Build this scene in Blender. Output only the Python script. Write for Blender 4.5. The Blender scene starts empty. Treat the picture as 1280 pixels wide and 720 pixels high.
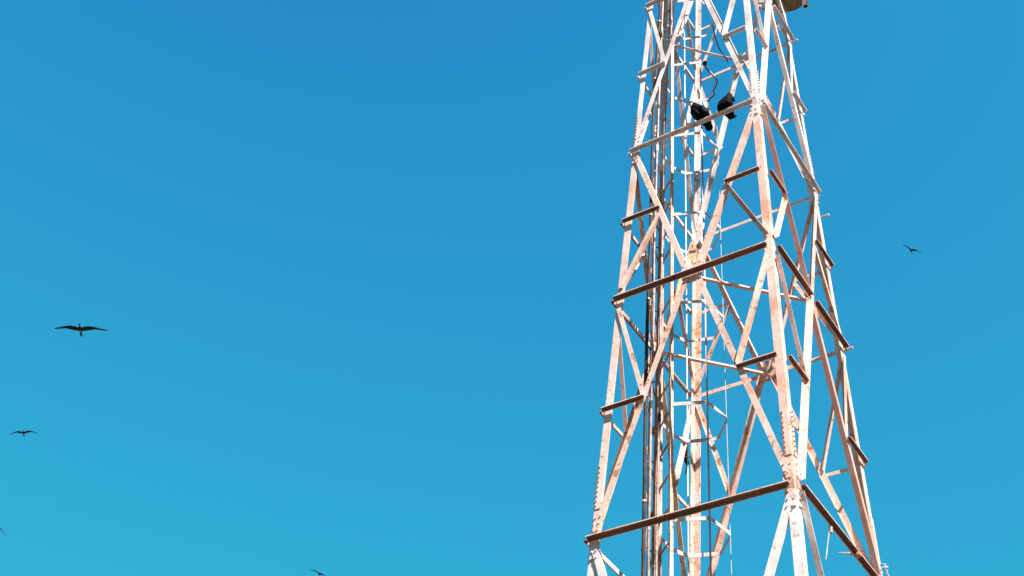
import bpy, bmesh, math, random
from mathutils import Vector as V, Matrix, noise
random.seed(7)
R = math.radians
S = bpy.context.scene
C = S.collection
PI = math.pi

# ------------------------------------------------------------------ camera
EYE = V((0, 0, 1.6))
EX = V((0.98718571, 0.13753754, 0.08091339))
EU = V((0.03525948, -0.68252728, 0.73000910))
FW = V((-0.15563143, 0.71780158, 0.67863078))
FPX = 1709.86                       # focal length in pixels of a 1280 px wide picture
cam = bpy.data.cameras.new('camera')
cam.sensor_width = 36.0
cam.lens = FPX / 1280 * 36.0
cam.clip_start = 0.1
cam.clip_end = 6000
co = bpy.data.objects.new('camera', cam)
M = Matrix((EX, EU, -FW)).transposed().to_4x4()
M.translation = EYE
co.matrix_world = M
C.objects.link(co)
S.camera = co

# ------------------------------------------------------------------ sun, sky, exposure
SUN_AZ = 38.0                       # degrees from -Y (behind the camera) towards +X
SUN_EL = 51.0
a = R(SUN_AZ)
sdir = V((math.sin(a) * math.cos(R(SUN_EL)), -math.cos(a) * math.cos(R(SUN_EL)), math.sin(R(SUN_EL))))
w = bpy.data.worlds.new('World')
S.world = w
w.use_nodes = True
nt = w.node_tree
nt.nodes.clear()
sky = nt.nodes.new('ShaderNodeTexSky')
sky.sky_type = 'NISHITA'
sky.sun_disc = False
sky.sun_elevation = R(SUN_EL)
sky.sun_rotation = math.atan2(sdir.x, sdir.y)
sky.air_density = 1.0
sky.dust_density = 0.3
sky.ozone_density = 2.0
# grade of the clear sky: a deep, saturated cyan blue
sep = nt.nodes.new('ShaderNodeSeparateColor')
comb = nt.nodes.new('ShaderNodeCombineColor')
nt.links.new(sky.outputs[0], sep.inputs[0])
for i, (x0, k, p) in enumerate(((0.60, 0.269, 0.321), (1.10, 2.836, 0.243), (2.00, 4.08, 0.10))):
    pw = nt.nodes.new('ShaderNodeMath')
    pw.operation = 'POWER'
    pw.inputs[1].default_value = p
    ml = nt.nodes.new('ShaderNodeMath')
    ml.operation = 'MULTIPLY'
    ml.inputs[1].default_value = k
    sb = nt.nodes.new('ShaderNodeMath')
    sb.operation = 'SUBTRACT'
    sb.inputs[1].default_value = x0
    cl = nt.nodes.new('ShaderNodeMath')
    cl.operation = 'MAXIMUM'
    cl.inputs[1].default_value = 0.01
    nt.links.new(sep.outputs[i], sb.inputs[0])
    nt.links.new(sb.outputs[0], cl.inputs[0])
    nt.links.new(cl.outputs[0], pw.inputs[0])
    nt.links.new(pw.outputs[0], ml.inputs[0])
    mn = nt.nodes.new('ShaderNodeMath')          # caps the glow round the unseen sun to hold down the fill light
    mn.operation = 'MINIMUM'
    mn.inputs[1].default_value = (0.23, 2.75, 4.4)[i]
    nt.links.new(ml.outputs[0], mn.inputs[0])
    nt.links.new(mn.outputs[0], comb.inputs[i])
bgd = nt.nodes.new('ShaderNodeBackground')
bgd.inputs['Strength'].default_value = 0.062
wo = nt.nodes.new('ShaderNodeOutputWorld')
# low sky out of view: neutral haze, darkened to weaken the fill light
tcw = nt.nodes.new('ShaderNodeTexCoord')
sxyz = nt.nodes.new('ShaderNodeSeparateXYZ')
nt.links.new(tcw.outputs['Generated'], sxyz.inputs[0])
mr = nt.nodes.new('ShaderNodeMapRange')
mr.interpolation_type = 'SMOOTHSTEP'
mr.inputs['From Min'].default_value = 0.26
mr.inputs['From Max'].default_value = 0.42
nt.links.new(sxyz.outputs['Z'], mr.inputs['Value'])
pale = nt.nodes.new('ShaderNodeMix')
pale.data_type = 'RGBA'
pale.blend_type = 'MULTIPLY'
pale.inputs['Factor'].default_value = 1.0
pale.inputs['B'].default_value = (0.15, 0.12, 0.10, 1)
nt.links.new(sky.outputs[0], pale.inputs['A'])
mx = nt.nodes.new('ShaderNodeMix')
mx.data_type = 'RGBA'
nt.links.new(mr.outputs['Result'], mx.inputs['Factor'])
nt.links.new(pale.outputs['Result'], mx.inputs['A'])
nt.links.new(comb.outputs[0], mx.inputs['B'])
nt.links.new(mx.outputs['Result'], bgd.inputs['Color'])
nt.links.new(bgd.outputs[0], wo.inputs['Surface'])
sl = bpy.data.lights.new('sun', 'SUN')
sl.energy = 5.0
sl.angle = R(0.5)
sl.color = (1.0, 0.905, 0.85)
so = bpy.data.objects.new('sun', sl)
so.rotation_euler = sdir.to_track_quat('Z', 'Y').to_euler()
so.location = (20, -20, 40)
C.objects.link(so)
vs = S.view_settings
S.display_settings.display_device = 'sRGB'
vs.view_transform = 'Standard'
vs.look = 'None'
vs.exposure = 1.38
vs.gamma = 1.0
vs.use_curve_mapping = False


def img(x, y):
    """world direction of a pixel of the 1280x720 picture"""
    return (FW * FPX + EX * (x - 640) - EU * (y - 360)).normalized()


def at_dist(x, y, d):
    return EYE + img(x, y) * d


# ------------------------------------------------------------------ materials
def new_mat(name):
    m = bpy.data.materials.new(name)
    m.use_nodes = True
    n = m.node_tree
    b = n.nodes['Principled BSDF']
    return m, n, b


def mixc(n, fac, c1, c2):
    x = n.nodes.new('ShaderNodeMix')
    x.data_type = 'RGBA'
    for s, v in ((x.inputs['Factor'], fac), (x.inputs['A'], c1), (x.inputs['B'], c2)):
        if hasattr(v, 'is_linked') or isinstance(v, bpy.types.NodeSocket):
            n.links.new(v, s)
        elif isinstance(v, (int, float)):
            s.default_value = v
        else:
            s.default_value = (*v, 1)
    return x.outputs['Result']


def mathn(n, op, a, b=None, c=None, clamp=False):
    x = n.nodes.new('ShaderNodeMath')
    x.operation = op
    x.use_clamp = clamp
    for i, v in enumerate((a, b, c)):
        if v is None:
            continue
        if isinstance(v, bpy.types.NodeSocket):
            n.links.new(v, x.inputs[i])
        else:
            x.inputs[i].default_value = v
    return x.outputs[0]


def ramp(n, v, lo, hi):
    x = n.nodes.new('ShaderNodeMapRange')
    x.interpolation_type = 'SMOOTHSTEP'
    n.links.new(v, x.inputs['Value'])
    x.inputs['From Min'].default_value = lo
    x.inputs['From Max'].default_value = hi
    return x.outputs['Result']


def noise_n(n, vec, scale, detail=6, rough=0.6, dist=0.0):
    x = n.nodes.new('ShaderNodeTexNoise')
    x.inputs['Scale'].default_value = scale
    x.inputs['Detail'].default_value = detail
    x.inputs['Roughness'].default_value = rough
    x.inputs['Distortion'].default_value = dist
    n.links.new(vec, x.inputs['Vector'])
    return x.outputs['Fac']


BAND_TOP = 14.72        # aviation paint: white above, faded orange between, white below
BAND_LOW = 8.91


def painted_steel(name, rust_amount=0.5, white=(0.76, 0.70, 0.68), orange=(0.72, 0.485, 0.395), red=(0.58, 0.26, 0.165), redness=0.75):
    m, n, b = new_mat(name)
    g = n.nodes.new('ShaderNodeNewGeometry')
    pos = g.outputs['Position']
    sep = n.nodes.new('ShaderNodeSeparateXYZ')
    n.links.new(pos, sep.inputs[0])
    z = sep.outputs['Z']
    inband = mathn(n, 'MULTIPLY', mathn(n, 'LESS_THAN', z, BAND_TOP), mathn(n, 'GREATER_THAN', z, BAND_LOW))
    # chalking: big soft variation of the paint
    big = noise_n(n, pos, 2.3, 5, 0.6)
    fade = ramp(n, big, 0.38, 0.66)
    orange_c = mixc(n, fade, orange, tuple(min(1, c * k) for c, k in zip(orange, (1.03, 1.24, 1.38))))
    strong = ramp(n, noise_n(n, pos, 1.6, 5, 0.68), 0.50, 0.66)
    orange_c = mixc(n, mathn(n, 'MULTIPLY', strong, redness), orange_c, red)
    white_c = mixc(n, fade, white, (0.56, 0.475, 0.45))
    base = mixc(n, inband, white_c, orange_c)
    # vertical streaks of rust water
    mp = n.nodes.new('ShaderNodeMapping')
    mp.inputs['Scale'].default_value = (1, 1, 0.12)
    n.links.new(pos, mp.inputs['Vector'])
    streak = ramp(n, noise_n(n, mp.outputs[0], 30, 5, 0.7), 0.55, 0.80)
    base = mixc(n, mathn(n, 'MULTIPLY', streak, 0.6), base, (0.44, 0.24, 0.145))
    # chips and rust patches
    chip = ramp(n, noise_n(n, pos, 42, 7, 0.75), 0.60 - 0.05 * rust_amount, 0.66 - 0.05 * rust_amount)
    patchmask = ramp(n, noise_n(n, pos, 3.6, 5, 0.7), 0.50 - 0.1 * rust_amount, 0.72)
    rust = mathn(n, 'MULTIPLY', chip, mathn(n, 'MULTIPLY_ADD', patchmask, 0.8, 0.2), clamp=True)
    big_rust = ramp(n, noise_n(n, pos, 6.5, 8, 0.72, 0.4), 0.645 - 0.06 * rust_amount, 0.70 - 0.06 * rust_amount)
    rust = mathn(n, 'MAXIMUM', rust, mathn(n, 'MULTIPLY', big_rust, 0.85))
    rust = mathn(n, 'MULTIPLY', rust, mathn(n, 'MULTIPLY_ADD', inband, 0.25, 0.75))
    rust_c = mixc(n, noise_n(n, pos, 24, 4, 0.6), (0.16, 0.06, 0.028), (0.50, 0.23, 0.10))
    base = mixc(n, rust, base, rust_c)
    n.links.new(base, b.inputs['Base Color'])
    b.inputs['Roughness'].default_value = 0.7
    b.inputs['Specular IOR Level'].default_value = 0.25
    bu = n.nodes.new('ShaderNodeBump')
    bu.inputs['Strength'].default_value = 0.25
    bu.inputs['Distance'].default_value = 0.004
    n.links.new(noise_n(n, pos, 60, 6, 0.7), bu.inputs['Height'])
    n.links.new(bu.outputs[0], b.inputs['Normal'])
    return m


def noisy(name, c1, c2, scale, rough=0.6, metal=0.0, spec=0.4, bump=0.0):
    m, n, b = new_mat(name)
    tc = n.nodes.new('ShaderNodeTexCoord')
    f = ramp(n, noise_n(n, tc.outputs['Object'], scale, 6, 0.65), 0.35, 0.65)
    n.links.new(mixc(n, f, c1, c2), b.inputs['Base Color'])
    b.inputs['Roughness'].default_value = rough
    b.inputs['Metallic'].default_value = metal
    b.inputs['Specular IOR Level'].default_value = spec
    if bump:
        bu = n.nodes.new('ShaderNodeBump')
        bu.inputs['Strength'].default_value = bump
        bu.inputs['Distance'].default_value = 0.01
        n.links.new(noise_n(n, tc.outputs['Object'], scale * 4, 6, 0.7), bu.inputs['Height'])
        n.links.new(bu.outputs[0], b.inputs['Normal'])
    return m


M_LEG = painted_steel('leg_paint', 1.15)
M_LEGR = painted_steel('weathered_leg_paint', 1.8, red=(0.62, 0.32, 0.15), redness=0.85)
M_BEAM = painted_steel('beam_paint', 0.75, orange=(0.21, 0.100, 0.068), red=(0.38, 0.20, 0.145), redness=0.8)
M_RED = painted_steel('shaded_flange_red', 0.7, orange=(0.60, 0.33, 0.26), red=(0.48, 0.21, 0.14), redness=0.6)
M_DIAG = painted_steel('diagonal_paint', 1.4)
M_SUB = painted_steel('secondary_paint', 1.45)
M_RUSTY = painted_steel('rusty_paint', 1.7, orange=(0.66, 0.40, 0.27), red=(0.48, 0.19, 0.09), redness=0.9)
M_LAD = painted_steel('ladder_paint', 1.8, orange=(0.60, 0.38, 0.29), redness=0.9)
M_HOOP = noisy('galvanised_white', (0.62, 0.58, 0.56), (0.46, 0.40, 0.37), 9, 0.55)
M_BOLT = noisy('bolt_steel', (0.30, 0.20, 0.15), (0.55, 0.45, 0.38), 30, 0.6, 0.2)
M_CABLE = noisy('black_cable', (0.010, 0.010, 0.012), (0.060, 0.042, 0.036), 9, 0.65, 0, 0.2)
M_GREYC = noisy('grey_cable', (0.20, 0.13, 0.11), (0.42, 0.33, 0.31), 12, 0.5)
M_STRAP = noisy('dull_strap', (0.27, 0.24, 0.26), (0.38, 0.34, 0.37), 6, 0.5)
M_TRAY = painted_steel('tray_paint', 1.4, orange=(0.46, 0.25, 0.17), red=(0.30, 0.13, 0.08), redness=0.9)
M_FEATHER = noisy('black_feathers', (0.0025, 0.0027, 0.0025), (0.006, 0.0063, 0.0055), 22, 0.7, 0, 0.06, 0.3)
M_DARKF = noisy('dark_feathers', (0.004, 0.004, 0.005), (0.009, 0.0085, 0.009), 6, 0.7)
M_WHITEF = noisy('white_feathers', (0.75, 0.73, 0.70), (0.6, 0.58, 0.55), 10, 0.8)
M_BEAK = noisy('grey_beak', (0.06, 0.055, 0.05), (0.10, 0.09, 0.08), 20, 0.5)
M_DRUM = noisy('weathered_drum', (0.11, 0.088, 0.040), (0.22, 0.175, 0.085), 5, 0.6)
M_PIPE = noisy('white_pipe', (0.80, 0.78, 0.75), (0.70, 0.66, 0.62), 8, 0.5)
M_BORE_SHADE = noisy('bore_shade', (0.02, 0.02, 0.02), (0.03, 0.03, 0.03), 5, 0.8)
M_CONC = noisy('concrete', (0.32, 0.31, 0.29), (0.42, 0.40, 0.37), 3, 0.9, 0, 0.2, 0.4)


# ------------------------------------------------------------------ mesh helpers
def link(name, bm, mat, parent=None, smooth=False):
    me = bpy.data.meshes.new(name)
    bmesh.ops.recalc_face_normals(bm, faces=bm.faces)
    if smooth:
        for f in bm.faces:
            f.smooth = True
    bm.to_mesh(me)
    bm.free()
    me.materials.append(mat)
    o = bpy.data.objects.new(name, me)
    C.objects.link(o)
    if parent:
        o.parent = parent
        o.matrix_parent_inverse = parent.matrix_world.inverted()
    return o


def thing(name, label, cat, loc=(0, 0, 0), group=None):
    o = bpy.data.objects.new(name, None)
    C.objects.link(o)
    o.matrix_world = Matrix.Translation(V(loc))
    o.empty_display_size = 0.2
    return tag(o, label, cat, group)


def tag(o, label, cat, group=None):
    o['label'] = label
    o['category'] = cat
    if group:
        o['group'] = group
    return o


def extrude_profile(bm, p0, p1, e1, e2, pts, cut0=0.0, cut1=0.0):
    """sweep closed 2d profile pts (in e1,e2) from p0 to p1; cut shears the ends along e1"""
    t = (p1 - p0).normalized()
    ra = [bm.verts.new(p0 + e1 * a + e2 * b + t * (cut0 * a)) for a, b in pts]
    rb = [bm.verts.new(p1 + e1 * a + e2 * b + t * (cut1 * a)) for a, b in pts]
    n = len(pts)
    for i in range(n):
        j = (i + 1) % n
        bm.faces.new((ra[i], ra[j], rb[j], rb[i]))
    bm.faces.new(ra)
    bm.faces.new(rb[::-1])


def angle_profile(b, d, th, side, out):
    """flat flange b wide in the face plane, thickness towards +n; second flange d deep at the side edge"""
    h = b / 2
    s = side
    if out > 0:
        pts = [(-s * h, 0), (s * h, 0), (s * h, d), (s * (h - th), d), (s * (h - th), th), (-s * h, th)]
    else:
        pts = [(-s * h, th), (s * h, th), (s * h, th - d), (s * (h - th), th - d), (s * (h - th), 0), (-s * h, 0)]
    return pts


def member(name, mat, parent, A, B, n, b=0.085, d=0.085, th=0.009, off=0.012, edge='low', out=-1):
    """steel angle from A to B lying in the face of outward normal n"""
    t = (B - A).normalized()
    nn = (n - t * n.dot(t)).normalized()
    e1 = t.cross(nn).normalized()
    side = 1
    up = e1.z
    if (edge == 'low' and up > 0) or (edge == 'high' and up < 0):
        side = -1
    bm = bmesh.new()
    extrude_profile(bm, A + nn * off, B + nn * off, e1, nn, angle_profile(b, d, th, side, out))
    return link(name, bm, mat, parent)


def tube(bm, pts, r, seg=8, cap=True):
    pts = [V(p) for p in pts]
    rings = []
    ref = None
    for i, p in enumerate(pts):
        t = (pts[min(i + 1, len(pts) - 1)] - pts[max(i - 1, 0)]).normalized()
        if ref is None:
            ref = t.orthogonal().normalized()
        ref = (ref - t * ref.dot(t)).normalized()
        o = t.cross(ref)
        rr = r[i] if isinstance(r, (list, tuple)) else r
        rings.append([bm.verts.new(p + (ref * math.cos(2 * PI * k / seg) + o * math.sin(2 * PI * k / seg)) * rr) for k in range(seg)])
    for a, b in zip(rings, rings[1:]):
        for k in range(seg):
            j = (k + 1) % seg
            bm.faces.new((a[k], a[j], b[j], b[k]))
    if cap:
        bm.faces.new(rings[0][::-1])
        bm.faces.new(rings[-1])
    return rings


def box_axes(bm, c, ax, ay, az):
    v = [bm.verts.new(c + ax * i + ay * j + az * k) for i in (-1, 1) for j in (-1, 1) for k in (-1, 1)]
    for f in ((0, 1, 3, 2), (4, 6, 7, 5), (0, 4, 5, 1), (2, 3, 7, 6), (0, 2, 6, 4), (1, 5, 7, 3)):
        bm.faces.new([v[i] for i in f])


def bolt(bm, p, n, r=0.013, h=0.016, seg=6, tail=0.0):
    n = n.normalized()
    tube(bm, [p - n * tail, p + n * h], r, seg)


def flat_bar(bm, pts, up, wdt, th):
    """bar following pts: wdt along up, th across"""
    up = up.normalized()
    prev = None
    n = len(pts)
    for i, p in enumerate(pts):
        t = (pts[min(i + 1, n - 1)] - pts[max(i - 1, 0)]).normalized()
        c = t.cross(up).normalized()
        ring = [bm.verts.new(p + up * (a * wdt / 2) + c * (b_ * th / 2)) for a, b_ in ((-1, -1), (1, -1), (1, 1), (-1, 1))]
        if prev:
            for k in range(4):
                j = (k + 1) % 4
                bm.faces.new((prev[k], prev[j], ring[j], ring[k]))
        else:
            bm.faces.new(ring[::-1])
        prev = ring
    bm.faces.new(prev)


# ------------------------------------------------------------------ ground (below the picture)
bm = bmesh.new()
bmesh.ops.create_grid(bm, x_segments=60, y_segments=60, size=3000)
gm, gn, gb = new_mat('dry_grass_ground')
tc = gn.nodes.new('ShaderNodeTexCoord')
f1 = ramp(gn, noise_n(gn, tc.outputs['Object'], 0.35, 8, 0.7), 0.4, 0.62)
gn.links.new(mixc(gn, f1, (0.050, 0.042, 0.026), (0.095, 0.068, 0.045)), gb.inputs['Base Color'])
gb.inputs['Roughness'].default_value = 0.95
ground = link('ground', bm, gm)
ground['kind'] = 'structure'
ground['label'] = 'dry grassy ground far below the tower'

# ------------------------------------------------------------------ tower
TC = V((0.022, 12.0, 0))
YAW = 0.352
Z0, R0, SL = 16.45704 + 1.6, 1.0628560, -0.05178049
LV = [22.55, 20.45, 18.05704, 14.85453, 12.25008, 8.99801, 5.75, 2.75, 0.12]   # levels from the top down
ANG = {'front': 0, 'right': 1, 'back': 2, 'left': -1}


def corner(leg, z):
    r = R0 + SL * (z - Z0)
    an = YAW + ANG[leg] * PI / 2
    return V((TC.x + r * math.sin(an), TC.y - r * math.cos(an), z))


tower = thing('lattice_tower', 'tall tapering steel lattice tower in peeling white and faded orange paint', 'tower', (TC.x, TC.y, 0))

FACES = [('left', 'front'), ('front', 'right'), ('right', 'back'), ('back', 'left')]


def face_normal(p, q):
    a, b, c = corner(p, 0), corner(q, 0), corner(p, 20)
    n = (b - a).cross(c - a).normalized()
    mid = (a + b) / 2 - TC
    return n if n.dot(mid) > 0 else -n


# legs: steel angles with the corner outside
LEGB, LEGT = 0.088, 0.009
for leg in ('front', 'right', 'back', 'left'):
    zt, zb = 22.75, 0.0
    A, B = corner(leg, zt), corner(leg, zb)
    adj = {'front': ('left', 'right'), 'right': ('front', 'back'), 'back': ('right', 'left'), 'left': ('back', 'front')}[leg]
    bm = bmesh.new()
    rings = []
    zs = LV[3] + 0.42
    for z, lb_ in ((zt, 0.064), (zs, 0.066), (zs - 0.002, LEGB), (zb, LEGB + 0.004)):
        P = corner(leg, z)
        d1 = (corner(adj[0], z) - P).normalized()
        d2 = (corner(adj[1], z) - P).normalized()
        prof = [(0, 0), (lb_, 0), (lb_, LEGT), (LEGT, LEGT), (LEGT, lb_), (0, lb_)]
        rings.append([bm.verts.new(P + d1 * x + d2 * y) for x, y in prof])
    for r0_, r1_ in zip(rings, rings[1:]):
        for k in range(6):
            j = (k + 1) % 6
            bm.faces.new((r0_[k], r0_[j], r1_[j], r1_[k]))
    bm.faces.new(rings[0])
    bm.faces.new(rings[-1][::-1])
    lo = link('leg', bm, M_LEGR if leg == 'back' else M_LEG, tower)
    # splices just above the paint band levels: cover plates and long bolts
    axis = (A - B).normalized()
    for zc, cnt in ((LV[3] + 0.42, 9), (LV[5] + 0.62, 9)):
        sp = bmesh.new()
        P = corner(leg, zc)
        d1 = (corner(adj[0], zc) - P).normalized()
        d2 = (corner(adj[1], zc) - P).normalized()
        seen = (leg, round(zc, 2)) in {('front', 15.27), ('front', 9.62), ('left', 15.27), ('left', 9.62), ('right', 15.27)}
        for dd, other in ((d1, d2), (d2, d1)):
            nout = (-other + dd * other.dot(dd)).normalized()
            c = P + dd * 0.042 + nout * 0.0045
            box_axes(sp, c, dd * 0.036, axis * 0.27, nout * 0.0045)
            for k in range(cnt if seen else 0):
                bo = bmesh.new()
                q = c + axis * (-0.24 + 0.48 * k / (cnt - 1)) + dd * (0.022 if dd is d1 and leg != 'left' else -0.022)
                tube(bo, [q - nout * 0.020, q + nout * 0.034 + axis * 0.006], 0.0075, 6)
                link('splice_bolt', bo, M_BOLT, lo)
        link('splice_plate', sp, M_LEG, lo)
    # small concrete footing
    bm = bmesh.new()
    p = corner(leg, 0)
    box_axes(bm, p + V((0, 0, 0.05)), V((0.35, 0, 0)), V((0, 0.35, 0)), V((0, 0, 0.12)))
    link('footing', bm, M_CONC, tower)

GAP = 0.062


def paint_lit_faces(o):
    """lit look painted in: paler top, rims, inner face; shaded faces stay red oxide"""
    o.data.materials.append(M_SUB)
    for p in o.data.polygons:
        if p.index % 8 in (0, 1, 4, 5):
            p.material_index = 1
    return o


gus_count = 0
for fi, (p, q) in enumerate(FACES):
    n = face_normal(p, q)
    back = fi >= 2
    for k in range(len(LV) - 1):
        za, zb = LV[k], LV[k + 1]
        big = zb < 12.3
        bw = 0.066 if big else 0.060
        inverted = (k % 2 == 0)            # apex on the upper beam, otherwise on the lower one
        # --- main horizontal on the upper level
        A, B = corner(p, za), corner(q, za)
        t = (B - A).normalized()
        inpl = n.cross(t).normalized()
        if inpl.z > 0:
            inpl = -inpl
        down = inpl
        bm = bmesh.new()
        hw = 0.053 if za < 14.0 else 0.046
        th = 0.011
        o = 0.026
        prof = [(0, o), (0, o + hw), (th, o + hw), (th, o + th), (hw, o + th), (hw, o)]
        e0 = 0.045 if p == 'front' else -0.02
        e1_ = 0.045 if q == 'front' else -0.02
        if fi == 1 and inverted:          # two lengths, with the diagonals passing between them
            mm_ = (A + B) / 2
            for a0, b0 in ((A + t * e0, mm_ - t * 0.03), (mm_ + t * 0.09, B - t * e1_)):
                extrude_profile(bm, a0, b0, down, n, prof)
                paint_lit_faces(link('horizontal_beam', bm, M_BEAM, tower))
                bm = bmesh.new()
            bm.free()
        else:
            extrude_profile(bm, A + t * e0, B - t * e1_, down, n, prof)
            paint_lit_faces(link('horizontal_beam', bm, M_BEAM, tower))
        # --- nodes
        zi = za - 0.085
        zo = zb + 0.085
        if inverted:
            mid = (corner(p, za) + corner(q, za)) / 2 + down * 0.06
            ends = [(mid - t * GAP, corner(p, zo) + t * 0.045), (mid + t * GAP, corner(q, zo) - t * 0.045)]
        else:
            mid = (corner(p, zb) + corner(q, zb)) / 2 - down * 0.035
            ends = [(corner(p, zi) + t * 0.045, mid - t * GAP), (corner(q, zi) - t * 0.045, mid + t * GAP)]
        zm = (za + zb) / 2
        for ei, (U, Lw) in enumerate(ends):
            leg = (p, q)[ei]
            sgn = 1 if ei == 0 else -1
            mm = M_RUSTY if fi == 3 else (M_RED if (fi == 1 and k in (3, 4) and ei == (0 if k == 3 else 1)) else M_DIAG)  # right front V brace: redder paint stands in for its shaded flange
            member('diagonal_brace', mm, tower, U, Lw, n, bw, 0.058, 0.008, 0.012, 'high' if ((fi == 0 and ei == 0) or (fi == 2 and ei == 1)) else 'low', 1 if (fi == 1 and ei == 0) else -1)
            # secondary strut from the leg to the middle of the diagonal
            f = (zm - U.z) / (Lw.z - U.z)
            Mid = U.lerp(Lw, f)
            LegM = corner(leg, zm)
            hw2 = 0.043
            bm = bmesh.new()
            tt = (Mid - LegM).normalized()
            prof = [(0, o), (0, o + hw2), (th, o + hw2), (th, o + th), (hw2, o + th), (hw2, o)]
            extrude_profile(bm, LegM + tt * (0.05 if leg == 'front' else -0.015), Mid + tt * 0.02, down, n, prof)
            paint_lit_faces(link('secondary_strut', bm, M_BEAM, tower))
            # secondary diagonal
            if inverted:
                E = corner(leg, za - 0.16) + t * sgn * 0.042
                St = Mid + down * -0.03
            else:
                E = corner(leg, zb + 0.16) + t * sgn * 0.042
                St = Mid + down * 0.09
            top, low = (E, St) if E.z > St.z else (St, E)
            member('secondary_diagonal', M_SUB, tower, top, low, n, 0.052, 0.048, 0.007, 0.0145 if not back else 0.0135, 'high' if (fi == 0 and ei == 1) else 'low', 1 if ((fi == 0 and ei == 1) or (fi == 1 and ei == 0)) else -1)
        # --- gussets: one plate at the apex, one at each leg joint of the diagonals
        apex_z = za if inverted else zb
        leg_z = zb if inverted else za
        bm = bmesh.new()
        cm = (corner(p, apex_z) + corner(q, apex_z)) / 2
        dn = down if inverted else -down
        pts = [cm - t * 0.13 - dn * 0.02, cm + t * 0.13 - dn * 0.02, cm + t * 0.125 + dn * 0.07, cm + t * 0.06 + dn * 0.15, cm - t * 0.06 + dn * 0.15, cm - t * 0.125 + dn * 0.07]
        va = [bm.verts.new(x + n * 0.001) for x in pts]
        vb = [bm.verts.new(x + n * 0.0085) for x in pts]
        bm.faces.new(va)
        bm.faces.new(vb[::-1])
        for i in range(6):
            bm.faces.new((va[i], va[(i + 1) % 6], vb[(i + 1) % 6], vb[i]))
        for sx in (-1, 1):
            for yy in (0.07, 0.13):
                bolt(bm, cm + t * (sx * (0.075 + yy * 0.25)) + dn * yy + n * 0.02, n, 0.010, 0.012)
        link('gusset_plate', bm, M_DIAG, tower)
        dn = -down if inverted else down
        for leg, sgn in ((p, 1), (q, -1)):
            bm = bmesh.new()
            c0 = corner(leg, leg_z)
            ld = (corner(leg, leg_z + 1) - c0).normalized() * (1 if inverted else -1)
            tt = t * sgn
            pts = [c0 + tt * 0.012 - ld * 0.06, c0 + tt * 0.08 - ld * 0.03, c0 + tt * 0.115 + ld * 0.08, c0 + tt * 0.105 + ld * 0.22, c0 + tt * 0.012 + ld * 0.25]
            va = [bm.verts.new(x + n * 0.001) for x in pts]
            vb = [bm.verts.new(x + n * 0.0105) for x in pts]
            bm.faces.new(va)
            bm.faces.new(vb[::-1])
            for i in range(5):
                bm.faces.new((va[i], va[(i + 1) % 5], vb[(i + 1) % 5], vb[i]))
            for yy in (0.08, 0.16, 0.24):
                bolt(bm, c0 + tt * (0.058 + yy * 0.15) + ld * yy + n * 0.02, n, 0.010, 0.012)
                bolt(bm, c0 + tt * 0.032 + ld * yy + n * 0.008, n, 0.011, 0.014)
            link('gusset_plate', bm, M_DIAG, tower)

# plan bracing between the middles of the beams (two struts per bracing level)
for z in (LV[2], LV[4], LV[6]):
    mids = {}
    for p, q in FACES:
        mids[(p, q)] = (corner(p, z) + corner(q, z)) / 2
    for a_, b_, dz in ((('left', 'front'), ('front', 'right'), 0.0), (('back', 'left'), ('right', 'back'), -0.05)):
        A, B = mids[a_], mids[b_]
        off = (TC - (A + B) / 2)
        off.z = 0
        A = A + off.normalized() * 0.03 + V((0, 0, dz))
        B = B + off.normalized() * 0.03 + V((0, 0, dz))
        t = (B - A).normalized()
        side = V((t.y, -t.x, 0))
        bm = bmesh.new()
        extrude_profile(bm, A, B, V((0, 0, -1)), side, [(0, 0), (0.058, 0), (0.058, 0.045), (0.051, 0.045), (0.051, 0.007), (0, 0.007)])
        link('plan_brace', bm, M_SUB, tower)

# beam ends of the right back face run on past the right leg
for z in (LV[2], LV[4], (LV[3] + LV[4]) / 2 + 0.9):
    P = corner('right', z)
    t = (P - corner('back', z)).normalized()
    bm = bmesh.new()
    n = face_normal('right', 'back')
    tube(bm, [P + n * 0.06 - t * 0.05, P + n * 0.06 + t * 0.10], 0.013, 8)
    tube(bm, [P + n * 0.06 + t * 0.075, P + n * 0.06 + t * 0.095], 0.022, 6)
    link('step_bolt', bm, M_HOOP, tower)

# ------------------------------------------------------------------ caged ladder inside the tower
H0, DZ = 16.5681 + 1.6, 1.4713126
RING = [V((-0.6178, 11.636, 0)), V((-0.255, 11.6254, 0)), V((-0.0526, 11.9256, 0)), V((-0.1647, 12.2792, 0)), V((-0.4999, 12.3236, 0)), V((-0.6619, 12.1987, 0))]
NEAR, FAR = V((-0.645, 11.655, 0)), V((-0.776, 11.960, 0))
ladder = thing('caged_ladder', 'slim steel ladder with hexagonal safety cage climbing inside the lattice tower', 'ladder', (-0.71, 11.8, 0))
UPZ = V((0, 0, 1))
for P in (NEAR, FAR):
    bm = bmesh.new()
    rd = (FAR - NEAR).normalized()
    fd = V((rd.y, -rd.x, 0))
    s = 1 if P is NEAR else -1
    extrude_profile(bm, P + UPZ * 0.1, P + UPZ * 21.5, rd * s, fd, [(0, -0.025), (0, 0.025), (-0.007, 0.025), (-0.007, -0.018), (-0.045, -0.018), (-0.045, -0.025)])
    link('rail', bm, M_LAD, ladder)
k = 0
z = 0.5
while z < 21.4:
    bm = bmesh.new()
    tube(bm, [NEAR + UPZ * z, FAR + UPZ * z], 0.0115, 8)
    link('rung', bm, M_TRAY, ladder)
    z += 0.41
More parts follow.
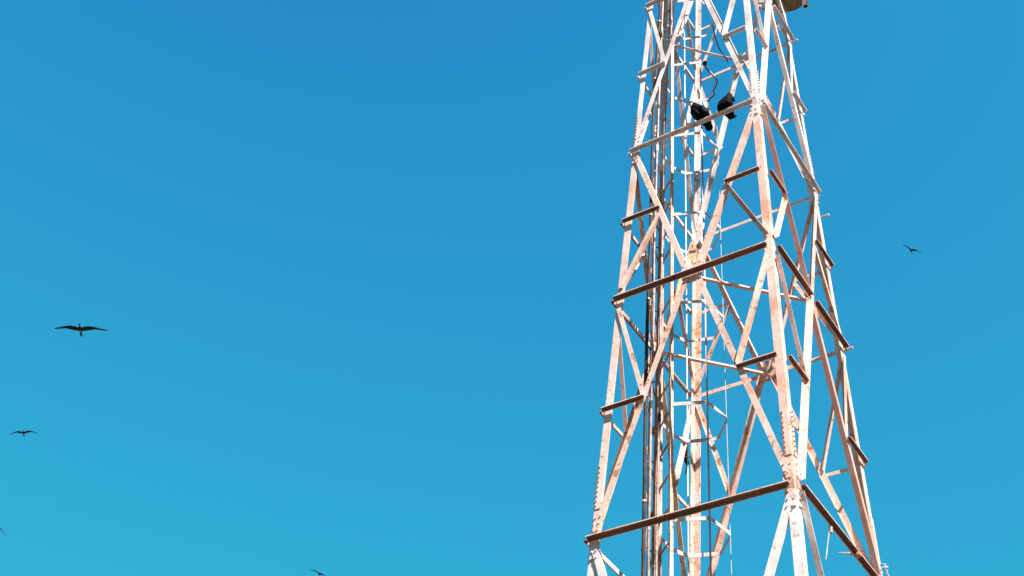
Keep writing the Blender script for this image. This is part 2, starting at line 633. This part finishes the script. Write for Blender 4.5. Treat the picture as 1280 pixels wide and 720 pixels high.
for k in range(-2, 9):
    z = H0 - k * DZ
    if z < 2.6:
        continue
    bm = bmesh.new()
    path = [NEAR] + RING[1:5] + [RING[5], FAR]
    # round the corners of the hoop a little
    out = [path[0]]
    for i in range(1, len(path) - 1):
        a_, b_, c_ = path[i - 1], path[i], path[i + 1]
        out.append(b_ + (a_ - b_).normalized() * 0.035)
        out.append(b_ + (a_ - b_).normalized() * 0.009 + (c_ - b_).normalized() * 0.009)
        out.append(b_ + (c_ - b_).normalized() * 0.035)
    out.append(path[-1])
    flat_bar(bm, [x + UPZ * z for x in out], UPZ, 0.045, 0.008)
    link('cage_hoop', bm, M_HOOP, ladder)
for P, z0, z1 in ((RING[1], 2.6, 16.75), (RING[2], 2.6, 16.0), (RING[4], 2.6, 21.2)):
    c = V((-0.42, 11.97, 0))
    d = (c - P).normalized()
    bm = bmesh.new()
    tg = V((d.y, -d.x, 0))
    flat_bar(bm, [P + d * 0.008 + UPZ * z0, P + d * 0.008 + UPZ * z1], tg, 0.020 if P is RING[1] else 0.013, 0.005)
    link('cage_strap', bm, M_STRAP if P is RING[1] else M_HOOP, ladder)

# ------------------------------------------------------------------ cable run beside the ladder
# vertical cable plane just inside the left back face
FN = (corner('left', 10) - corner('back', 10)).normalized()


def on_plane(x, y, P0, N):
    d = img(x, y)
    return EYE + d * ((P0 - EYE).dot(N) / d.dot(N))


PN = V((-0.21, 0.978, 0)).normalized()
PP = V((-0.82, 11.78, 0))
tray = thing('cable_ladder', 'narrow rusty cable tray rising beside the caged ladder', 'cable tray', (-0.95, 11.8, 0))


def line_pts(pairs, P0=PP, N=PN, jitter=0.0, seed=0):
    rnd = random.Random(seed)
    pts = [on_plane(x, y, P0, N) for x, y in pairs]
    # extend up and down in straight lines
    d0 = (pts[0] - pts[1]).normalized()
    d1 = (pts[-1] - pts[-2]).normalized()
    top = pts[0] + d0 * ((21.6 - pts[0].z) / d0.z)
    bot = pts[-1] + d1 * ((0.3 - pts[-1].z) / d1.z)
    ctrl = [top] + pts + [bot]
    out = []
    for a_, b_ in zip(ctrl, ctrl[1:]):
        m = max(2, int((a_ - b_).length / 0.25))
        for i in range(m):
            p = a_.lerp(b_, i / m)
            out.append(p + V((rnd.uniform(-1, 1), rnd.uniform(-1, 1), 0)) * jitter)
    out.append(ctrl[-1])
    return out


for pr in ([(831, 0), (826.5, 150), (823.5, 250), (820, 450), (815, 715)],):
    pts = line_pts(pr)
    bm = bmesh.new()
    dperp = V((0.978, 0.21, 0)).normalized()
    extrude_profile(bm, pts[-1], pts[0], dperp, PN, [(-0.03, 0), (0.03, 0), (0.03, 0.05), (0.022, 0.05), (0.022, 0.008), (-0.03, 0.008)])
    link('side_rail', bm, M_TRAY, tray)
    for i in range(3, len(pts) - 2):
        bm = bmesh.new()
        a_ = pts[i] + dperp * 0.02 + PN * 0.055
        b_ = pts[i + (2 if i % 4 == 1 else -2)] - dperp * 0.10 + PN * 0.055
        if i % 4 == 3:
            b_ = pts[i] - dperp * 0.11 + PN * 0.055
        flat_bar(bm, [a_, b_], PN, 0.008, 0.016)
        link('cross_bar', bm, M_TRAY, tray)

cables = [
    ('thick black feeder cable running up the far left of the cable tray', 0.019, M_CABLE, [(826, 0), (817, 130), (814, 250), (811.5, 330), (807, 470), (803.5, 715)], 0.006),
    ('thin black cable hanging just right of the thick black feeder cable', 0.007, M_CABLE, [(828, 0), (821, 130), (817.5, 250), (815, 380), (811, 500), (808, 715)], 0.012),
    ('grey feeder cable between the black cables and the tray rail', 0.014, M_GREYC, [(829, 0), (822.5, 150), (818, 300), (816, 430), (812.5, 560), (810.5, 715)], 0.006),
    ('grey feeder cable on the ladder side of the tray rail', 0.015, M_GREYC, [(838, 0), (831, 150), (827.5, 300), (825, 450), (822.5, 600), (820.5, 715)], 0.008),
]
for i, (lb, r, m, pr, jit) in enumerate(cables):
    pts = line_pts(pr, PP - PN * (0.03 + 0.010 * i), PN, jit, i)
    # soften
    sm = [pts[0]] + [(pts[j - 1] + pts[j] * 2 + pts[j + 1]) / 4 for j in range(1, len(pts) - 1)] + [pts[-1]]
    bm = bmesh.new()
    tube(bm, sm, r, 8)
    o = link('feeder_cable', bm, m, None, True)
    tag(o, lb, 'cable', 'cables strapped beside the ladder')
    step = (5, 7, 3, 3)[i]
    for j in range(4 + i, len(sm) - 2, step):
        bm = bmesh.new()
        hh = 0.012 if i == 0 else random.uniform(0.015, 0.06)
        tube(bm, [sm[j] - UPZ * hh, sm[j] + UPZ * hh], r + (0.008 if i == 0 else 0.003), 8)
        link('cable_clamp', bm, (M_BOLT, M_CABLE, M_TRAY)[(j // step) % 3] if i else M_BOLT, o)

# loose black wire hanging from the plan brace to the bird beam
def hang(name, label, pix, depth, r, sag=0.0):
    pts = [at_dist(x, y, d) for (x, y), d in zip(pix, depth)]
    out = []
    for i in range(len(pts) - 1):
        p0, p1, p2, p3 = pts[max(i - 1, 0)], pts[i], pts[i + 1], pts[min(i + 2, len(pts) - 1)]
        for s in range(8):
            u = s / 8
            out.append(0.5 * ((2 * p1) + (p2 - p0) * u + (2 * p0 - 5 * p1 + 4 * p2 - p3) * u * u + (-p0 + 3 * p1 - 3 * p2 + p3) * u ** 3))
    out.append(pts[-1])
    bm = bmesh.new()
    tube(bm, out, r, 6)
    o = link(name, bm, M_CABLE, None, True)
    tag(o, label, 'wire')
    return o


dB = (corner('right', 18.0) + corner('back', 18.0)).length / 2
dmid = ((corner('right', 18.05) + corner('back', 18.05)) / 2 - EYE).length
hang('loose_wire', 'thin black wire sagging down to the upper plan brace', [(891, 32), (895, 50), (901, 64), (908, 73), (910, 78)], [dmid - 0.25] * 5, 0.009)
h1 = (RING[1] + UPZ * (H0 - DZ) - EYE).length
hang('dangling_wire', 'kinked black wire dangling from cage hoop above the perched birds', [(881, 77), (882, 84), (889, 92), (896, 100), (895, 107), (892, 114), (893, 118), (887, 124), (884, 127)], [h1 - 0.05] * 9, 0.008)
bm = bmesh.new()
P = at_dist(881, 79, h1 - 0.05)
bmesh.ops.create_icosphere(bm, subdivisions=2, radius=0.03, matrix=Matrix.Translation(P) @ Matrix.Scale(1.5, 4, (0, 0, 1)))
for v in bm.verts:
    v.co += (v.co - P) * 0.25 * noise.noise(v.co * 30)
o = link('cable_joint', bm, M_CABLE, bpy.data.objects['dangling_wire'], True)

# ------------------------------------------------------------------ small fittings on the lowest right beam
z = LV[5]
F3, R3 = corner('front', z), corner('right', z)
t = (R3 - F3).normalized()
n = face_normal('front', 'right')
rod = thing('hanging_rod', 'thin steel rod hanging under the lowest right hand beam', 'rod', F3.lerp(R3, 0.36))
bm = bmesh.new()
p = F3.lerp(R3, 0.33) + n * 0.03 - UPZ * 0.07
tube(bm, [p, p - UPZ * 0.05 - EX * 0.02, p - UPZ * 0.34 - EX * 0.07], [0.008, 0.007, 0.005], 6)
link('shaft', bm, M_HOOP, rod)
bm = bmesh.new()
tube(bm, [p + UPZ * 0.025, p - UPZ * 0.05], 0.018, 8)
link('clamp', bm, M_BOLT, rod)
br = thing('spiked_clamp', 'rusty clamp with a spike on the lowest right beam', 'clamp', F3.lerp(R3, 0.60))
bm = bmesh.new()
p = F3.lerp(R3, 0.60) + n * 0.06 - UPZ * 0.03
tube(bm, [p, p - EX * 0.10 + UPZ * 0.01, p - EX * 0.19 + UPZ * 0.02], [0.016, 0.012, 0.003], 6)
link('spike', bm, M_BOLT, br)
bm = bmesh.new()
box_axes(bm, p, t * 0.035, n * 0.03, UPZ * 0.03)
bmesh.ops.bevel(bm, geom=bm.edges[:], offset=0.012, segments=2, affect='EDGES')
link('body', bm, M_TRAY, br)
# insulator hanging at the right edge
hp = thing('wire_hook', 'small white hook with dangling links on the right leg bottom', 'hook', corner('right', 9.3))
p = corner('right', 9.32) + EX * 0.055
bm = bmesh.new()
tube(bm, [corner('right', 9.32), p, p + UPZ * 0.04, p + UPZ * 0.04 - EX * 0.04], 0.005, 6)
tube(bm, [p - EX * 0.02, p + EX * 0.02], 0.014, 8)
link('hook', bm, M_HOOP, hp)
bm = bmesh.new()
tube(bm, [p - UPZ * (0.02 + 0.025 * i) + EX * (0.004 * i + (0.007 if i % 2 else -0.007)) for i in range(10)], 0.007, 6)
link('links', bm, M_BOLT, hp)

# ------------------------------------------------------------------ drum antenna on its pipe, outside the right leg near the top
dist_a = (corner('right', 18.6) - EYE).length + 0.1
ant = thing('drum_antenna', 'brown drum antenna on a white vertical pipe beside the tower top', 'antenna', at_dist(1007, 8, dist_a))
pb = at_dist(1007, 8, dist_a)
bm = bmesh.new()
rings = tube(bm, [pb, pb + UPZ * 1.9], 0.042, 20, cap=False)
inner = tube(bm, [pb, pb + UPZ * 1.9], 0.036, 20, cap=False)
for kk in range(2):
    a_, b_ = (rings[0], inner[0]) if kk == 0 else (rings[1], inner[1])
    for i in range(20):
        j = (i + 1) % 20
        bm.faces.new((a_[i], a_[j], b_[j], b_[i]))
bmesh.ops.recalc_face_normals(bm, faces=bm.faces)
link('mast_pipe', bm, M_PIPE, ant, True)
bm = bmesh.new()
tube(bm, [pb + UPZ * 0.012, pb + UPZ * 0.03], 0.0358, 20)
link('bore_shade_disc', bm, M_BORE_SHADE, ant)  # dark disc standing in for the shade inside the open pipe
# drum: axis pointing to the right back, shell between pipe and leg
dr_c = at_dist(981, -17, dist_a + 0.30)
ax = (EX * 0.25 + V((-0.15, 0.72, 0)).normalized()).normalized()
ax.z = 0
ax.normalize()
bm = bmesh.new()
prof = [(-0.20, 0.0), (-0.20, 0.09), (-0.14, 0.18), (-0.05, 0.265), (0.0, 0.275), (0.0, 0.29), (0.26, 0.29), (0.26, 0.27), (0.29, 0.16), (0.30, 0.0)]
ex_, ey_ = ax.orthogonal().normalized(), None
ey_ = ax.cross(ex_).normalized()
prev = None
for s, r in prof:
    ring = [bm.verts.new(dr_c + ax * s + (ex_ * math.cos(2 * PI * i / 40) + ey_ * math.sin(2 * PI * i / 40)) * max(r, 0.001)) for i in range(40)]
    if prev:
        for i in range(40):
            j = (i + 1) % 40
            bm.faces.new((prev[i], prev[j], ring[j], ring[i]))
    prev = ring
link('drum', bm, M_DRUM, ant)
bm = bmesh.new()
for dz in (0.45, 1.25):
    tube(bm, [pb + UPZ * dz, corner('right', pb.z + dz)], 0.024, 8)
tube(bm, [pb + UPZ * 0.22, dr_c - ax * 0.15], 0.026, 8)
link('bracket', bm, M_PIPE, ant)


# ------------------------------------------------------------------ birds
def loft(bm, secs, seg=16):
    """secs: (centre, ax1, ax2) half axes vectors"""
    prev = None
    for c, a1, a2 in secs:
        ring = [bm.verts.new(c + a1 * math.cos(2 * PI * i / seg) + a2 * math.sin(2 * PI * i / seg)) for i in range(seg)]
        if prev:
            for i in range(seg):
                j = (i + 1) % seg
                bm.faces.new((prev[i], prev[j], ring[j], ring[i]))
        else:
            bm.faces.new(ring[::-1])
        prev = ring
    bm.faces.new(prev)


def remeshed(bm, voxel):
    """one continuous skin from overlapping lofts"""
    bmesh.ops.recalc_face_normals(bm, faces=bm.faces)
    me = bpy.data.meshes.new('tmp')
    bm.to_mesh(me)
    bm.free()
    ob = bpy.data.objects.new('tmp', me)
    C.objects.link(ob)
    md = ob.modifiers.new('r', 'REMESH')
    md.mode = 'VOXEL'
    md.voxel_size = voxel
    ms = ob.modifiers.new('s', 'SMOOTH')
    ms.factor = 0.5
    ms.iterations = 2
    dg = bpy.context.evaluated_depsgraph_get()
    ev = ob.evaluated_get(dg)
    out = bmesh.new()
    out.from_mesh(ev.to_mesh())
    bpy.data.objects.remove(ob)
    return out


def flying_bird(label, px, depth, heading, bank, pitch=0.0, flap=0.0, droop=0.0, white=False, scale=1.0, sweep=0.0, lflap=None, fold=0.0):
    """frigatebird: x right wing, y head, z up; heading degrees about Z from +Y"""
    bm = bmesh.new()
    X, Y, Z = V((1, 0, 0)), V((0, 1, 0)), V((0, 0, 1))
    body = [(-0.30, 0.012, 0.012, 0), (-0.22, 0.035, 0.03, 0), (-0.08, 0.068, 0.062, 0), (0.05, 0.075, 0.072, 0), (0.16, 0.06, 0.06, 0.0), (0.24, 0.038, 0.04, 0.012), (0.30, 0.030, 0.033, 0.02), (0.35, 0.034, 0.034, 0.025), (0.39, 0.026, 0.027, 0.023), (0.415, 0.013, 0.014, 0.018), (0.49, 0.008, 0.009, 0.012), (0.525, 0.006, 0.009, 0.002)]
    loft(bm, [(V((0, y, z)), X * rx, Z * rz) for y, rx, rz, z in body], 14)
    for s in (-1, 1):
        # wing stations: span, leading y, trailing y, z
        fl = flap if (s > 0 or lflap is None) else lflap
        st = [(0.0, 0.17, -0.08, 0.02), (0.14, 0.19, -0.09, 0.045 + 0.3 * fl * 0.14), (0.30, 0.235, -0.07, 0.085 + fl * 0.24), (0.42, 0.25, -0.02, 0.095 + fl * 0.36), (0.60, 0.195 - sweep * 0.2, 0.02 - sweep * 0.2, 0.085 + fl * 0.45 - droop * 0.10), (0.82, 0.09 - sweep * 0.45, -0.03 - sweep * 0.45, 0.055 + fl * 0.55 - droop * 0.25), (1.0, 0.005 - sweep * 0.7, -0.085 - sweep * 0.7, 0.02 + fl * 0.6 - droop * 0.42), (1.11, -0.065 - sweep * 0.85, -0.115 - sweep * 0.85, -0.01 + fl * 0.62 - droop * 0.55)]
        secs = []
        for sp, l, tr, zz in st:
            k = 1 - fold * max(0, sp - 0.3)
            c = V((s * sp * k, (l + tr) / 2, zz))
            ch = (l - tr) / 2
            secs.append((c, Y * ch, Z * max(0.017, ch * 0.13)))
        loft(bm, secs, 12)
        # one prong of the forked tail
        loft(bm, [(V((0.0, -0.20, 0)), X * 0.035, Z * 0.016), (V((s * 0.035, -0.36, -0.005)), X * 0.028, Z * 0.012), (V((s * 0.060, -0.43, -0.01)), X * 0.014, Z * 0.010), (V((s * 0.072, -0.48, -0.012)), X * 0.008, Z * 0.009)], 8)
    bm = remeshed(bm, 0.0135)
    mt = Matrix.LocRotScale(at_dist(px[0], px[1], depth), Matrix.Rotation(R(heading), 3, 'Z') @ Matrix.Rotation(R(pitch), 3, 'X') @ Matrix.Rotation(R(bank), 3, 'Y'), V((scale,) * 3))
    me = bpy.data.meshes.new('flying_bird')
    for f in bm.faces:
        f.smooth = True
    bm.to_mesh(me)
    bm.free()
    me.materials.append(M_DARKF)
    if white:
        me.materials.append(M_WHITEF)
        for f in me.polygons:
            c = f.center
            if f.normal.z < -0.2 and abs(c.x) < 0.036 and -0.05 < c.y < 0.06 and c.z < 0.0:
                f.material_index = 1
    o = bpy.data.objects.new('flying_bird', me)
    o.matrix_world = mt
    C.objects.link(o)
    tag(o, label, 'bird', 'birds soaring in the blue sky')
    return o


flying_bird('largest soaring dark bird, wings spread wide, with a pale belly spot', (100.5, 412.8), 61, 194, 7, white=True, droop=-0.42, flap=-0.16)
flying_bird('small dark soaring bird below the largest one, wings slightly tilted', (29.5, 541.5), 118, 195, 13, flap=-0.08, droop=-0.12)
flying_bird('dark bird right of the tower in a steep banked glide', (1138.5, 313), 122, 158, -46, flap=0.1, droop=-0.3)
flying_bird('dark soaring bird cut off by the bottom edge of the picture', (398.9, 717.6), 122, 174, -27, flap=-0.05, droop=-0.1)
flying_bird('dark bird at the left edge showing only a wing tip', (-3.0, 657.5), 90, 172, -44, flap=-0.05, droop=-0.1)
flying_bird('tiny dark bird seen through the tower behind its back leg', (856, 572), 60, -95, -42, flap=0.1, droop=0.0, scale=0.68)


def perched_bird(label, frac, up_off, kind):
    """hunched black bird sitting on the beam of the left front face"""
    z = LV[3]
    A, B = corner('left', z), corner('front', z)
    n = face_normal('left', 'front')
    t = (B - A).normalized()
    base = A.lerp(B, frac) + n * 0.045 + UPZ * 0.004
    bm = bmesh.new()
    if kind == 0:
        # back to the viewer, leaning to the left, tail below the beam on the right
        X, D = t, n              # D: towards the viewer
        body = [  # (along t, up, towards viewer), half width, half depth
            ((0.072, -0.145, -0.075), 0.036, 0.008), ((0.070, -0.12, -0.075), 0.050, 0.013), ((0.060, -0.07, -0.065), 0.050, 0.022), ((0.034, 0.022, -0.03), 0.072, 0.052), ((0.016, 0.06, -0.01), 0.092, 0.072),
            ((-0.015, 0.13, 0.0), 0.112, 0.092), ((-0.045, 0.20, 0.008), 0.106, 0.088), ((-0.062, 0.25, 0.02), 0.068, 0.066), ((-0.068, 0.285, 0.045), 0.042, 0.042), ((-0.072, 0.30, 0.07), 0.02, 0.02)]
        tilt = V((-0.3, 1, 0)).normalized()
        head = [((-0.07, 0.255, -0.02), 0.042), ((-0.085, 0.27, -0.07), 0.043), ((-0.095, 0.265, -0.11), 0.030), ((-0.098, 0.25, -0.145), 0.012), ((-0.10, 0.225, -0.165), 0.006)]
    else:
        X, D = t, n
        body = [((0.065, -0.105, -0.07), 0.062, 0.009), ((0.050, -0.085, -0.07), 0.060, 0.013), ((0.03, -0.05, -0.055), 0.055, 0.024), ((0.008, 0.022, -0.022), 0.084, 0.055), ((-0.012, 0.045, 0.0), 0.098, 0.070),
                ((-0.002, 0.10, 0.0), 0.096, 0.080), ((0.020, 0.155, 0.005), 0.078, 0.070), ((0.045, 0.20, 0.01), 0.054, 0.054), ((0.062, 0.235, 0.02), 0.036, 0.036), ((0.075, 0.262, 0.03), 0.014, 0.014)]
        head = [((0.055, 0.20, -0.01), 0.036), ((0.068, 0.235, -0.03), 0.034), ((0.075, 0.245, -0.06), 0.024), ((0.078, 0.235, -0.09), 0.011), ((0.08, 0.215, -0.105), 0.005)]

    def P(q):
        return base + X * q[0] + UPZ * (q[1] + up_off) + D * q[2]
    loft(bm, [(P(q), X * wx, D * wd + UPZ * (0.15 * wd)) for q, wx, wd in body], 18)
    loft(bm, [(P(q), X * r, UPZ * r) for q, r in head], 12)
    # folded wings: flat lofts on both flanks crossing over the tail
    for s in (-1, 1):
        if kind == 0:
            w_ = [((-0.05 + s * 0.040, 0.215, 0.03), 0.034, 0.050), ((-0.02 + s * 0.052, 0.14, 0.03), 0.046, 0.070), ((0.025 + s * 0.040, 0.05, 0.030), 0.042, 0.050), ((0.045 + s * 0.028, 0.018, -0.02), 0.034, 0.030), ((0.07 + s * 0.012, -0.11, -0.075), 0.012, 0.010)]
        else:
            w_ = [((0.040 + s * 0.030, 0.19, 0.01), 0.030, 0.042), ((0.010 + s * 0.048, 0.12, 0.02), 0.042, 0.058), ((-0.010 + s * 0.050, 0.05, 0.025), 0.046, 0.050), ((0.0 + s * 0.045, 0.025, -0.01), 0.036, 0.032), ((0.03 + s * 0.028, -0.06, -0.06), 0.014, 0.012)]
        loft(bm, [(P(q), X * a_, D * b_ + UPZ * 0.01) for q, a_, b_ in w_], 12)
    bm = remeshed(bm, 0.0075)
    for v in bm.verts:      # ruffled feathers
        v.co += (v.co - P((0, 0.1, 0))).normalized() * 0.006 * noise.noise(v.co * 38) + (v.co - P((0, 0.1, 0))).normalized() * 0.003 * noise.noise(v.co * 90)
    o = link('perched_bird', bm, M_FEATHER, None, True)
    tag(o, label, 'bird', 'birds perched on the tower beam')
    # feet on the beam
    for s in (-1, 1):
        bm = bmesh.new()
        cx = 0.03 + s * 0.03
        c = base + X * cx + UPZ * 0.008
        tube(bm, [c + UPZ * (0.05 + up_off), c], 0.008, 6)
        for a_ in (-0.5, 0, 0.5):
            tube(bm, [c, c - D * 0.045 * math.cos(a_) + X * 0.045 * math.sin(a_)], [0.007, 0.004], 6)
        tube(bm, [c, c + D * 0.03], [0.007, 0.004], 6)
        link('foot', bm, M_BEAK, o)
    return o


perched_bird('rounded black bird hunched on the white beam, left one of the pair', 0.575, 0.0, 0)
perched_bird('angular black bird crouched on the white beam nearest the front leg', 0.765, 0.0, 1)
